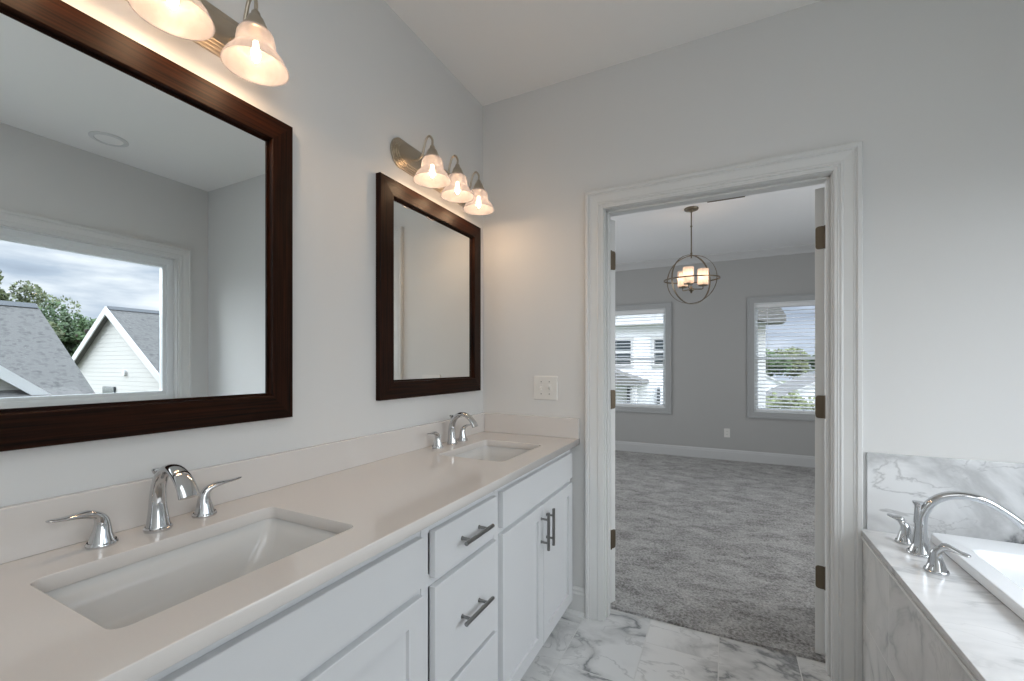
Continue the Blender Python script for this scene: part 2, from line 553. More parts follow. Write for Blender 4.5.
def profile_run(bm, prof, path, normal):
    """extrude a moulding profile (u across, w out along `normal`) along a mitred planar polyline.
    prof: list of (u, w); path: list of (point, across-vector scaled for the mitre)"""
    nrm = Vector(normal)
    rings = [[Vector(p) + Vector(ac) * u + nrm * w for u, w in prof] for p, ac in path]
    loft(bm, rings, True, True, True)


# ------------------------------------------------------------ room shell
CH = 2.745
XW = 2.73
YF = -3.7
WT = 0.12     # thickness of the wall with the doorway
DX0, DX1, DZ = 0.70, 1.62, 2.045
BY = 4.25     # bedroom far wall
BX0, BX1 = -1.6, 3.5

struct('floor', B(-0.1, XW + 0.1, YF, 0.118, -0.1, 0), M['marble_floor'])
struct('ceiling', B(-0.1, XW + 0.1, YF, 0.0, CH, CH + 0.1), M['ceil'])
struct('wall_left', B(-0.12, 0, YF, 0, 0, CH), M['wall'])
struct('wall_front', B(-0.1, XW + 0.1, YF - 0.1, YF, 0, CH), M['wall'])
bm = bmesh.new()
box(bm, -0.12, DX0 - 0.02, 0, WT, 0, CH)
box(bm, DX1 + 0.02, XW + 0.12, 0, WT, 0, CH)
box(bm, DX0 - 0.02, DX1 + 0.02, 0, WT, DZ + 0.02, CH)
o = struct('wall_back', bm, [M['wall'], M['wall_bed']])
for p in o.data.polygons:
    if p.normal.y > 0.5: p.material_index = 1
# right wall with picture window opening
WY0, WY1, WZ0, WZ1 = -1.84, -0.22, 0.985, 2.13
bm = bmesh.new()
box(bm, XW, XW + 0.14, YF, WY0, 0, CH)
box(bm, XW, XW + 0.14, WY1, 0, 0, CH)
box(bm, XW, XW + 0.14, WY0, WY1, 0, WZ0)
box(bm, XW, XW + 0.14, WY0, WY1, WZ1, CH)
struct('wall_right', bm, M['wall'])

# bedroom
bm = bmesh.new()
bmesh.ops.create_grid(bm, x_segments=150, y_segments=150, size=1)
for v in bm.verts:
    v.co = Vector((BX0 + (v.co.x + 1) / 2 * (BX1 - BX0), 0.118 + (v.co.y + 1) / 2 * (BY - 0.118), 0.012 + random.uniform(-0.004, 0.004)))
r = bmesh.ops.extrude_face_region(bm, geom=bm.faces[:])
for v in [g for g in r['geom'] if isinstance(g, bmesh.types.BMVert)]: v.co.z = -0.1
struct('carpet', bm, M['carpet'], smooth=False)
struct('ceiling_bedroom', B(BX0, BX1, 0.0, BY + .1, CH, CH + 0.1), M['ceil_bed'])
struct('wall_bedroom_left', B(BX0 - 0.1, BX0, WT, BY, 0, CH), M['wall_bed'])
struct('wall_bedroom_right', B(BX1, BX1 + 0.1, WT, BY, 0, CH), M['wall_bed'])
bm = bmesh.new()
box(bm, BX0, -0.12, 0.02, WT, 0, CH); box(bm, XW + 0.12, BX1, 0.02, WT, 0, CH)
struct('wall_bedroom_front', bm, M['wall_bed'])
FW = [(-0.37, 0.485), (1.57, 2.425)]
FZ0, FZ1 = 0.665, 2.07
bm = bmesh.new()
xs = [BX0, FW[0][0], FW[0][1], FW[1][0], FW[1][1], BX1]
for i in (0, 2, 4): box(bm, xs[i], xs[i + 1], BY, BY + 0.14, 0, CH)
for i in (1, 3):
    box(bm, xs[i], xs[i + 1], BY, BY + 0.14, 0, FZ0)
    box(bm, xs[i], xs[i + 1], BY, BY + 0.14, FZ1, CH)
struct('wall_bedroom_back', bm, M['wall_bed'])

# baseboards (profiled)
BP = [(0, 0), (0.014, 0), (0.014, 0.105), (0.010, 0.115), (0.010, 0.125), (0.004, 0.138), (0, 0.14)]


def baseboard(name, a, b, out, mat):
    bm = bmesh.new()
    a, b, out = Vector(a), Vector(b), Vector(out)
    loft(bm, [[p + out * u + Vector((0, 0, z)) for u, z in BP] for p in (a, b)])
    return struct(name, bm, mat)


baseboard('baseboard_back', (0.40, 0, 0), (0.605, 0, 0), (0, -1, 0), M['trim'])
bm = bmesh.new(); loft(bm, [[Vector((x, -0.014 - u, z)) for u, z in ((0, 0), (0.014, 0), (0.012, 0.010), (0.005, 0.018), (0, 0.02))] for x in (0.4, 0.603)])
struct('trim_1', bm, M['trim'])
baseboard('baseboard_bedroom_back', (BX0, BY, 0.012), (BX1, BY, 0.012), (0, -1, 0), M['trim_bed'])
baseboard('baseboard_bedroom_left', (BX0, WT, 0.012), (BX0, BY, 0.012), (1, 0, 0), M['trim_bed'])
# bedroom crown moulding
bm = bmesh.new()
loft(bm, [[Vector((x, BY - u, CH - z)) for u, z in ((0, 0), (0.075, 0), (0.07, 0.015), (0.05, 0.03), (0.02, 0.065), (0.012, 0.085), (0, 0.09))] for x in (BX0, BX1)])
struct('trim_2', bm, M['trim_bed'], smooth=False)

# doorway: jamb lining and moulded casing
bm = bmesh.new()
box(bm, DX0 - 0.02, DX0, -0.001, WT + 0.001, 0, DZ + 0.02)
box(bm, DX1, DX1 + 0.02, -0.001, WT + 0.001, 0, DZ + 0.02)
box(bm, DX0, DX1, -0.001, WT + 0.001, DZ, DZ + 0.02)
# door stops
box(bm, DX0, DX0 + 0.010, 0.035, 0.075, 0, DZ, .002); box(bm, DX1 - 0.010, DX1, 0.035, 0.075, 0, DZ, .002)
box(bm, DX0, DX1, 0.035, 0.075, DZ - 0.010, DZ, .002)
struct('trim_3', bm, M['trim'])
CP = [(0, 0), (0, 0.010), (0.003, 0.012), (0.010, 0.012), (0.014, 0.0145), (0.018, 0.012), (0.022, 0.0155), (0.027, 0.0155), (0.031, 0.014),
      (0.060, 0.018), (0.064, 0.0205), (0.067, 0.017), (0.070, 0.019), (0.074, 0.024), (0.086, 0.024), (0.090, 0.021), (0.090, 0)]
bm = bmesh.new()
i0, i1, zt = DX0 - 0.005, DX1 + 0.003, DZ + 0.003
profile_run(bm, CP, [((i0, 0, 0), (-1, 0, 0)), ((i0, 0, zt), (-1, 0, 1)), ((i1, 0, zt), (1, 0, 1)), ((i1, 0, 0), (1, 0, 0))], (0, -1, 0))
struct('trim_4', bm, M['trim'])
bm = bmesh.new()
profile_run(bm, CP, [((i0, WT, 0.01), (-1, 0, 0)), ((i0, WT, zt), (-1, 0, 1)), ((i1, WT, zt), (1, 0, 1)), ((i1, WT, 0.01), (1, 0, 0))], (0, 1, 0))
struct('trim_5', bm, M['trim'])


# pair of narrow doors folded back into the bedroom
def door_leaf(name, hx, sgn, ang):
    """sgn=+1: leaf hinged on the left jamb (closed it runs +x)"""
    r = thing(name, None, None, (hx, WT + 0.012, 0.02), kind='structure')
    Wd, T, H = 0.45, 0.035, 2.015
    hp = Vector((hx, WT + 0.012, 0.02))
    bm = bmesh.new()
    x0, x1 = (0.004, Wd) if sgn > 0 else (-Wd, -0.004)
    box(bm, hx + x0, hx + x1, hp.y - T, hp.y, 0.02, 0.02 + H, 0.002)
    for z0, z1 in ((0.22, 0.95), (1.1, 1.9)):   # raised panels either side
        for yy in (hp.y - T - 0.004, hp.y - 0.004):
            box(bm, hx + x0 + 0.10, hx + x1 - 0.10, yy, yy + 0.008, z0, z1, 0.003)
    obj('door_panel', bm, M['trim'], r)
    for z in (0.355, 1.09, 1.82):
        bm = bmesh.new()
        lathe(bm, [(0.0045, 0), (0.0065, 0.002), (0.0065, 0.098), (0.0045, 0.10)], (hx, hp.y + 0.004, z - 0.05), 12, True, True)
        # leaf plate on the door edge with rounded corners
        xe = hx + (0.0025 if sgn > 0 else -0.0025)
        pl = rrect(hp.y - 0.033, hp.y + 0.004, z - 0.049, z + 0.049, 0.012, 5)
        loft(bm, [[Vector((xe - 0.0015, a, b)) for a, b in pl], [Vector((xe + 0.0015, a, b)) for a, b in pl]])
        obj('hinge', bm, M['bronze'], r, label='bronze hinge')
    r.rotation_euler = (0, 0, ang)
    return r


door_leaf('door_1', DX1 - 0.002, -1, math.radians(-103))
door_leaf('door_2', DX0 + 0.002, 1, math.radians(152))


# ------------------------------------------------------------ windows
def picture_window():
    r = thing('window_1', None, None, (XW, (WY0 + WY1) / 2, WZ0), kind='structure')
    # casing on the bathroom side
    bm = bmesh.new()
    cp = [(u, w) for u, w in CP]
    a = [((XW, WY1 - 0.004, WZ0 + 0.004), (0, 1, -1)), ((XW, WY1 - 0.004, WZ1 - 0.004), (0, 1, 1)), ((XW, WY0 + 0.004, WZ1 - 0.004), (0, -1, 1)), ((XW, WY0 + 0.004, WZ0 + 0.004), (0, -1, -1))]
    rings = [[Vector(p) + Vector(ac) * (u * (0.55 if False else 1)) + Vector((-1, 0, 0)) * w for u, w in cp] for p, ac in a]
    # bottom casing is narrow so that it ends on the tile
    for k in (0, 3):
        for j, (u, w) in enumerate(cp): rings[k][j].z = WZ0 + 0.004 - u * 0.5
    rings.append([v.copy() for v in rings[0]])
    loft(bm, rings, True, False, False)
    bmesh.ops.remove_doubles(bm, verts=bm.verts[:], dist=1e-5)
    obj('window_casing', bm, M['trim'], r)
    bm = bmesh.new()
    t = 0.012
    box(bm, XW, XW + 0.14, WY0, WY0 + t, WZ0, WZ1); box(bm, XW, XW + 0.14, WY1 - t, WY1, WZ0, WZ1)
    box(bm, XW, XW + 0.14, WY0 + t, WY1 - t, WZ0, WZ0 + t); box(bm, XW, XW + 0.14, WY0 + t, WY1 - t, WZ1 - t, WZ1)
    obj('window_jamb', bm, M['trim'], r)
    bm = bmesh.new()
    for k, (g0, g1, xa, xb) in enumerate(((0.012, 0.055, 0.05, 0.12), (0.055, 0.080, 0.065, 0.11))):
        y0, y1, z0, z1 = WY0 + g0, WY1 - g0, WZ0 + g0, WZ1 - g0
        g = g1 - g0
        box(bm, XW + xa, XW + xb, y0, y0 + g, z0, z1); box(bm, XW + xa, XW + xb, y1 - g, y1, z0, z1)
        box(bm, XW + xa, XW + xb, y0 + g, y1 - g, z0, z0 + g); box(bm, XW + xa, XW + xb, y0 + g, y1 - g, z1 - g, z1)
    obj('window_frame', bm, M['vinyl'], r)
    obj('pane', B(XW + 0.085, XW + 0.088, WY0 + 0.07, WY1 - 0.07, WZ0 + 0.07, WZ1 - 0.07), M['glass'], r)


picture_window()


def sash_window(idx, x0, x1):
    r = thing('window_%d' % idx, None, None, ((x0 + x1) / 2, BY, FZ0), kind='structure')
    bm = bmesh.new()
    cp = [(0, 0), (0, 0.012), (0.004, 0.015), (0.055, 0.019), (0.06, 0.024), (0.078, 0.024), (0.08, 0)]
    pts = [((x0, BY, FZ0), (-1, 0, -1)), ((x0, BY, FZ1), (-1, 0, 1)), ((x1, BY, FZ1), (1, 0, 1)), ((x1, BY, FZ0), (1, 0, -1))]
    rings = [[Vector(p) + Vector(ac) * u + Vector((0, -1, 0)) * w for u, w in cp] for p, ac in pts]
    rings.append([v.copy() for v in rings[0]])
    loft(bm, rings, True, False, False); bmesh.ops.remove_doubles(bm, verts=bm.verts[:], dist=1e-5)
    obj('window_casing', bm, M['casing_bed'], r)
    bm = bmesh.new(); t = 0.012
    box(bm, x0, x0 + t, BY, BY + 0.14, FZ0, FZ1); box(bm, x1 - t, x1, BY, BY + 0.14, FZ0, FZ1)
    box(bm, x0 + t, x1 - t, BY, BY + 0.14, FZ0, FZ0 + t); box(bm, x0 + t, x1 - t, BY, BY + 0.14, FZ1 - t, FZ1)
    obj('window_jamb', bm, M['vinyl'], r)
    zm = (FZ0 + FZ1) / 2 - 0.01
    for k, (za, zb, ya) in enumerate(((FZ0 + t, zm + 0.02, 0.085), (zm - 0.02, FZ1 - t, 0.11))):
        bm = bmesh.new(); g = 0.035
        box(bm, x0 + t, x0 + t + g, BY + ya, BY + ya + 0.025, za, zb, .002); box(bm, x1 - t - g, x1 - t, BY + ya, BY + ya + 0.025, za, zb, .002)
        box(bm, x0 + t + g, x1 - t - g, BY + ya, BY + ya + 0.025, za, za + g); box(bm, x0 + t + g, x1 - t - g, BY + ya, BY + ya + 0.025, zb - g, zb)
        s = obj('sash', bm, M['vinyl'], r)
        obj('pane', B(x0 + t + g, x1 - t - g, BY + ya + .011, BY + ya + .014, za + g, zb - g), M['glass'], s)


sash_window(2, *FW[0])
sash_window(3, *FW[1])


def blind(x0, x1):
    xm = (x0 + x1) / 2
    r = thing('window_blind', 'white slatted blind with its slats open, in the left window of the bedroom', 'blind', (xm, BY + 0.045, FZ0 + 0.013), 'white blinds in the bedroom windows')
    za, zb = FZ0 + 0.05, FZ1 - 0.06
    n = int((zb - za) / 0.0455)
    bm = bmesh.new()
    for k in range(n):
        z = za + 0.03 + (zb - za - 0.03) * k / (n - 1)
        w_ = 0.024; tl = 0.006
        ring = [Vector((x0 + 0.018, BY + 0.045 - w_, z - tl)), Vector((x0 + 0.018, BY + 0.045, z + 0.003)), Vector((x0 + 0.018, BY + 0.045 + w_, z + tl)),
                Vector((x0 + 0.018, BY + 0.045 + w_, z + tl - 0.0028)), Vector((x0 + 0.018, BY + 0.045, z)), Vector((x0 + 0.018, BY + 0.045 - w_, z - tl - 0.0028))]
        loft(bm, [ring, [v + Vector((x1 - x0 - 0.036, 0, 0)) for v in ring]])
    obj('slats', bm, M['blind'], r)
    obj('headrail', B(x0 + 0.014, x1 - 0.014, BY + 0.015, BY + 0.075, FZ1 - 0.06, FZ1 - 0.013, .003), M['blind'], r)
    obj('bottom_rail', B(x0 + 0.018, x1 - 0.018, BY + 0.02, BY + 0.07, FZ0 + 0.014, FZ0 + 0.038, .004), M['blind'], r)
    for xx in (x0 + 0.15, x1 - 0.15):
        bm = bmesh.new()
        for yy in (0.020, 0.070): tube(bm, [(xx, BY + yy, FZ0 + 0.03), (xx, BY + yy, FZ1 - 0.03)], 0.0012, 6)
        obj('cord', bm, M['blind'], r)
    return r, xm


b1, xm1 = blind(*FW[0])
dup(b1, ((FW[1][0] + FW[1][1]) / 2, BY + 0.045, FZ0 + 0.013), 'white slatted blind with its slats open, in the right window of the bedroom')

# ------------------------------------------------------------ vanity
CT = 0.896   # counter top height
VY0 = -2.075


def shaker_door(name, y0, y1, z0, z1, parent, rail=0.055):
    bm = bmesh.new()
    X0, X1, XR = 0.531, 0.551, 0.541
    o_, i_, = [(y0, z0), (y1, z0), (y1, z1), (y0, z1)], [(y0 + rail, z0 + rail), (y1 - rail, z0 + rail), (y1 - rail, z1 - rail), (y0 + rail, z1 - rail)]
    c = 0.0015
    oc = [(y0 + c, z0 + c), (y1 - c, z0 + c), (y1 - c, z1 - c), (y0 + c, z1 - c)]
    rings = [[Vector((X0, a, b)) for a, b in o_], [Vector((X1 - c, a, b)) for a, b in o_], [Vector((X1, a, b)) for a, b in oc],
             [Vector((X1, a, b)) for a, b in i_], [Vector((XR, a, b)) for a, b in i_]]
    loft(bm, rings)
    return obj(name, bm, M['cab'], parent)


def bar_pull(y, z, vertical, parent, ln=0.155):
    bm = bmesh.new()
    xb = 0.584
    h = ln / 2
    d = Vector((0, 0, 1)) if vertical else Vector((0, 1, 0))
    c = Vector((xb, y, z))
    tube(bm, [c - d * h, c - d * (h - .0015), c + d * (h - .0015), c + d * h], 0.0062, 14)
    for s in (-1, 1):
        p = c + d * (0.048 * s)
        tube(bm, [(0.5505, p.y, p.z), (0.5525, p.y, p.z)], 0.0065, 12)
        tube(bm, [(0.5505, p.y, p.z), (xb, p.y, p.z)], 0.0045, 12)
    return obj('pull', bm, M['nickel'], parent, smooth=True)


def carcass(y0, y1, parent, mid=None, drawers=False):
    bm = bmesh.new()
    zt, zb = 0.8655, 0.088
    t = 0.018
    box(bm, 0.004, 0.511, y0 + .0004, y0 + t, zb, zt); box(bm, 0.004, 0.511, y1 - t, y1 - .0004, zb, zt)
    box(bm, 0.004, 0.511, y0 + t, y1 - t, zb, zb + t); box(bm, 0.004, 0.010, y0 + t, y1 - t, zb + t, zt)
    # face frame
    s = 0.03
    box(bm, 0.511, 0.531, y0 + .0004, y0 + s, zb, zt, .0008, 1); box(bm, 0.511, 0.531, y1 - s, y1 - .0004, zb, zt, .0008, 1)
    for za, zc in ((zb, zb + 0.03), (0.682, 0.714), (0.825, zt)):
        box(bm, 0.511, 0.5305, y0 + s, y1 - s, za, zc)
    if drawers: box(bm, 0.511, 0.5305, y0 + s, y1 - s, 0.37, 0.40)
    if mid: box(bm, 0.511, 0.5298, mid - 0.03, mid + 0.03, zb, 0.70)
    obj('carcass', bm, M['cab'], parent)
    obj('toe_kick', B(0.44, 0.455, y0 + .0004, y1 - .0004, 0.0, zb, 0), M['cab'], parent)


def sink_cabinet(y0, y1, lab, f0, f1, mid, pulls):
    r = thing('vanity_cabinet', lab, 'cabinet', (0.26, (y0 + y1) / 2, 0), 'vanity cabinets under the countertop')
    carcass(y0, y1, r, mid)
    obj('false_front', B(0.531, 0.551, f0, f1, 0.707, 0.833, .0015, 1), M['cab'], r)
    for (a, b), py in (((f0, mid - 0.002), pulls[0]), ((mid + 0.002, f1), pulls[1])):
        d = shaker_door('door', a, b, 0.092, 0.685, r)
        bar_pull(py, 0.583, True, d)
    return r


sink_cabinet(-0.832, -0.03, 'white sink cabinet with two recessed panel doors nearest the doorway', -0.803, -0.056, -0.433, (-0.462, -0.404))
sink_cabinet(-2.05, -1.224, 'white sink cabinet under the nearest basin, left of the drawers', -2.02, -1.238, -1.633, (-1.662, -1.604))
r = thing('vanity_cabinet', 'white three-drawer cabinet between the two sink cabinets', 'cabinet', (0.26, -1.028, 0), 'vanity cabinets under the countertop')
carcass(-1.223, -0.833, r, drawers=True)
for za, zb, zp in ((0.707, 0.831, 0.767), (0.393, 0.683, 0.540), (0.098, 0.377, 0.24)):
    d = obj('drawer', B(0.531, 0.551, -1.189, -0.845, za, zb, .0015, 1), M['cab'], r)
    bar_pull(-1.012, zp, False, d)

SINKS = [(-1.600, 0.444), (-0.446, 0.400)]
SX0, SX1 = 0.158, 0.468
holes = [rrect(SX0, SX1, c - h / 2, c + h / 2, 0.022) for c, h in SINKS]
bm = slab_with_holes([(0.001, VY0), (0.572, VY0), (0.572, -0.001), (0.001, -0.001)], holes, CT - 0.03, CT, 0.0018)
o = obj('countertop', bm, M['quartz'])
tag(o, 'long beige-white stone countertop with two sink cutouts along the left wall', 'countertop')
o = obj('backsplash', B(0.001, 0.021, VY0, -0.0005, CT + .0002, 1.0, .0015, 1), M['quartz'])
tag(o, 'long low stone backsplash running along the left wall behind both faucets', 'backsplash')
o = obj('backsplash', B(0.0215, 0.571, -0.021, -0.0005, CT + .0002, 1.0, .0015, 1), M['quartz'])
tag(o, 'short stone side splash on the wall under the light switches', 'backsplash')


def basin(c, h, lab):
    r = thing('sink_basin', lab, 'sink', (0.313, c, CT - 0.19), 'undermount sinks in the vanity counter')
    y0, y1 = c - h / 2, c + h / 2
    zt = CT - 0.0302
    R = []
    def ring(x0, x1, a, b, rad, z, zfun=None):
        R.append([Vector((x, y, z)) for x, y in rrect(x0, x1, a, b, rad, 7)])
    ring(SX0 - .03, SX1 + .03, y0 - .03, y1 + .03, .04, zt)
    ring(SX0 - .004, SX1 + .004, y0 - .004, y1 + .004, .026, zt)
    ring(SX0 + .002, SX1 - .002, y0 + .002, y1 - .002, .026, zt - .016)
    ring(SX0 + .006, SX1 - .006, y0 + .006, y1 - .006, .028, zt - .020)
    ring(SX0 + .012, SX1 - .012, y0 + .018, y1 - .018, .032, zt - .045)
    ring(SX0 + .020, SX1 - .020, y0 + .042, y1 - .042, .040, zt - .085)
    ring(SX0 + .032, SX1 - .032, y0 + .075, y1 - .075, .045, zt - .115)
    ring(SX0 + .06, SX1 - .06, y0 + .115, y1 - .115, .05, zt - .130)
    ring(SX0 + .11, SX1 - .11, y0 + .155, y1 - .155, .03, zt - .135)
    bm = bmesh.new(); loft(bm, R, True, False, True)
    # outside shell
    bmesh.ops.recalc_face_normals(bm, faces=bm.faces[:])
    ob = obj('bowl', bm, M['porcelain'], r, smooth=True, angle=60)
    md = ob.modifiers.new('thickness', 'SOLIDIFY'); md.thickness = 0.006; md.offset = -1
    if ob.data.polygons[-1].normal.z > 0: md.offset = -1
    bm = bmesh.new()
    lathe(bm, [(0.0, 0.003), (0.012, 0.0035), (0.018, 0.001), (0.021, 0.003), (0.024, 0.0025), (0.026, 0.0)], ((SX0 + SX1) / 2, c, zt - .1349), 28, False, True)
    obj('drain', bm, M['chrome'], r, smooth=True, label='chrome drain')


basin(*SINKS[0], 'rectangular white sink nearest the camera, under the large front mirror')
basin(*SINKS[1], 'rectangular white sink at the far end of the counter by the doorway')


def lever_handle(x, y, z0, sgn, parent, sc=1.0, ydir=(0, 1), ln=0.105, name='handle', drop=0.0, lt=1.0):
    """flared chrome post whose top bends over into a thin tapering lever; sgn/ydir = horizontal lever direction"""
    dx, dy = ydir[0] * sgn, ydir[1] * sgn
    bm = bmesh.new()
    lathe(bm, [(0.0, 0.0), (0.029 * sc, 0), (0.030 * sc, 0.003), (0.030 * sc, 0.006), (0.0275 * sc, 0.008), (0.027 * sc, 0.010)], (x, y, z0), 28)
    H = 0.078 * sc
    def P(u, z, a, b): return (x + dx * u * sc, y + dy * u * sc, z0 + z * sc, a * sc, b * sc)
    pts = [P(0, 0.009, 0.026, 0.026), P(0, 0.025, 0.021, 0.021), P(-0.001, 0.045, 0.0165, 0.0165), P(0.001, 0.062, 0.0145, 0.0135),
           P(0.010, 0.075, 0.0135, 0.0095), P(ln * 0.29, 0.0825, 0.0135, 0.0075 * lt), P(ln * 0.5, 0.0850 - drop * .4, 0.0125 * (.8 + .2 * lt), 0.0055 * lt),
           P(ln * 0.75, 0.086 - drop, 0.0105 * (.7 + .3 * lt), 0.0035 * lt), P(ln, 0.089 - drop * 1.6, 0.0075 * lt, 0.0028 * lt), P(ln + .006, 0.090 - drop * 1.7, 0.004, 0.0018)]
    sweep(bm, pts, (-dy, dx, 0), 5, 20)
    return obj(name, bm, M['chrome'], parent, smooth=True, angle=50)


def faucet(c, lab, ya=0.10, yb=0.10):
    x = 0.082
    r = thing('faucet', lab, 'faucet', (x, c, CT), 'widespread chrome faucets on the vanity')
    bm = bmesh.new()
    lathe(bm, [(0.0, 0.0), (0.0255, 0), (0.0265, 0.003), (0.0265, 0.007), (0.024, 0.009), (0.0235, 0.011)], (x, c, CT), 30)
    pts = [(x, c, CT + 0.010, 0.0230, 0.0230), (x - .001, c, CT + 0.035, 0.0190, 0.0195), (x - .002, c, CT + 0.065, 0.0160, 0.0170),
           (x + .001, c, CT + 0.095, 0.0145, 0.0150), (x + .014, c, CT + 0.122, 0.0145, 0.0125), (x + .038, c, CT + 0.141, 0.0155, 0.0105),
           (x + .066, c, CT + 0.145, 0.0170, 0.0098), (x + .094, c, CT + 0.133, 0.0185, 0.0102), (x + .116, c, CT + 0.112, 0.0195, 0.0108), (x + .128, c, CT + 0.091, 0.0205, 0.0112)]
    sweep(bm, pts, (0, 1, 0), 6, 24)
    obj('spout', bm, M['chrome'], r, smooth=True, angle=50)
    bm = bmesh.new()
    lathe(bm, [(0.004, 0), (0.004, 0.034), (0.0085, 0.040), (0.0105, 0.046), (0.0085, 0.049), (0.0, 0.050)], (x - 0.004, c, CT + 0.090), 16, True)
    obj('lift_rod', bm, M['chrome'], r, smooth=True)
    lever_handle(x - .006, c - ya, CT, -1, r, sc=0.86, ydir=(-0.12, 1), ln=0.092, lt=1.3)
    lever_handle(x - .006, c + yb, CT, 1, r, sc=0.86, ydir=(0.12, 1), ln=0.092)
    return r


faucet(-1.597, 'three-piece chrome faucet behind the nearest sink', 0.096, 0.100)
faucet(-0.427, 'three-piece chrome faucet behind the far sink near the doorway', 0.105, 0.10)


# ------------------------------------------------------------ mirrors
def framed_mirror(y0, y1, z0, z1, lab):
    fw = 0.079
    r = thing('framed_mirror', lab, 'mirror', (0, (y0 + y1) / 2, z0), 'dark wood framed mirrors above the vanity')
    # profile: u from outer edge to inner, x out from wall
    pr = [(0, 0.001), (0, 0.024), (0.002, 0.026), (0.069, 0.031), (0.071, 0.029), (0.0725, 0.014), (0.077, 0.014), (fw, 0.0135), (fw, 0.001)]
    cs = [(y0, z0, 1, 1), (y1, z0, -1, 1), (y1, z1, -1, -1), (y0, z1, 1, -1)]
    for k in range(4):
        a, b = cs[k], cs[(k + 1) % 4]
        bm = bmesh.new()
        loft(bm, [[Vector((x, c[0] + c[2] * u, c[1] + c[3] * u)) for u, x in pr] for c in (a, b)])
        obj('frame_rail' if k % 2 == 0 else 'frame_stile', bm, M['wood_h'] if k % 2 == 0 else M['wood_v'], r)
    obj('mirror_glass', B(0.002, 0.0125, y0 + fw - .006, y1 - fw + .006, z0 + fw - .006, z1 - fw + .006), M['mirror'], r)


framed_mirror(-2.01, -1.216, 1.108, 2.014, 'dark wood framed mirror nearest the camera, reflecting the tub window')
framed_mirror(-0.836, -0.066, 1.130, 2.028, 'dark wood framed mirror above the far sink by the corner')


# ------------------------------------------------------------ vanity lights
def vanity_light(c, zb, lab):
    r = thing('vanity_light', lab, 'wall light', (0, c, zb + 0.11), 'three-shade vanity lights')
    L_, Hh = 0.305, 0.062
    zc = zb + 0.135
    bm = bmesh.new()
    for k, (sc, x0, x1) in enumerate(((0, 0.001, 0.010), (0.008, 0.010, 0.015), (0.016, 0.015, 0.020), (0.024, 0.020, 0.025))):
        def outline(g):
            l, h = L_ - g, Hh - g
            pts = []
            for s in (1, -1):
                for q in range(15):
                    a = -PI / 2 + PI * q / 14
                    yy = s * (l - 0.055 + 0.055 * math.cos(a)); zz = s * h * math.sin(a)
                    pts.append((c + yy, zc + zz))
            return pts
        o1, o2 = outline(sc), outline(sc + 0.0015)
        loft(bm, [[Vector((x0, a, b)) for a, b in o1], [Vector((x1 - .001, a, b)) for a, b in o1], [Vector((x1, a, b)) for a, b in o2]])
    obj('backplate', bm, M['brass'], r, smooth=True, angle=30)
    X = 0.128
    for dy in (-0.19, 0, 0.19):
        y = c + dy
        bm = bmesh.new()
        tube(bm, catmull([(0.024, y, zc - 0.005), (0.050, y, zc - 0.012), (0.075, y, zc + 0.004), (0.086, y, zc + 0.040), (0.098, y, zc + 0.070), (0.114, y, zc + 0.076), (X, y, zc + 0.058), (X, y, zc + 0.035)], 6), 0.0048, 12)
        lathe(bm, [(0.0, 0), (0.022, 0), (0.022, 0.004), (0.012, 0.009)], (0, 0, 0), 20) if False else None
        obj('arm', bm, M['brass'], r, smooth=True)
        bm = bmesh.new()
        zs = zb + 0.118
        lathe(bm, [(0.005, 0.052), (0.010, 0.046), (0.012, 0.036), (0.018, 0.030), (0.026, 0.012), (0.033, -0.002), (0.0345, -0.010), (0.031, -0.010)], (X, y, zs), 28, True)
        obj('socket_cap', bm, M['brass'], r, smooth=True)
        bm = bmesh.new()
        prof = [(0.026, 0.0), (0.036, -0.004), (0.042, -0.014), (0.0455, -0.030), (0.047, -0.046), (0.0485, -0.053), (0.056, -0.062), (0.066, -0.074), (0.073, -0.086), (0.077, -0.096), (0.0785, -0.099)]
        inner = [(r_ - 0.003, z_ + 0.0005) for r_, z_ in reversed(prof)]
        lathe(bm, [(q[0], q[1]) for q in catmull([(a, b, 0) for a, b in prof], 3)] + [(q[0], q[1]) for q in catmull([(a, b, 0) for a, b in inner], 3)], (X, y, zs), 40)
        sh = obj('glass_shade', bm, M['shade'], r, smooth=True, angle=60, label='lit alabaster bell shade')
        bm = bmesh.new()
        lathe(bm, [(0.0, -0.030), (0.006, -0.032), (0.007, -0.045), (0.0105, -0.058), (0.0110, -0.066), (0.008, -0.078), (0.003, -0.085), (0.0, -0.086)], (X, y, zs), 20)
        obj('bulb', bm, M['bulb'], r, smooth=True, label='lit bulb')
        l = bpy.data.lights.new('vanity_bulb_light', 'POINT'); l.energy = 0.6; l.color = (1.0, 0.66, 0.40); l.shadow_soft_size = 0.02
        lo = bpy.data.objects.new('vanity_bulb_light', l); lo.location = (X, y, zs - 0.100); COL.objects.link(lo)


vanity_light(-0.450, 2.030, 'three-shade bell glass wall light above the far mirror')
vanity_light(-1.590, 2.036, 'three-shade bell glass wall light above the nearest mirror, cut off by the photo top')


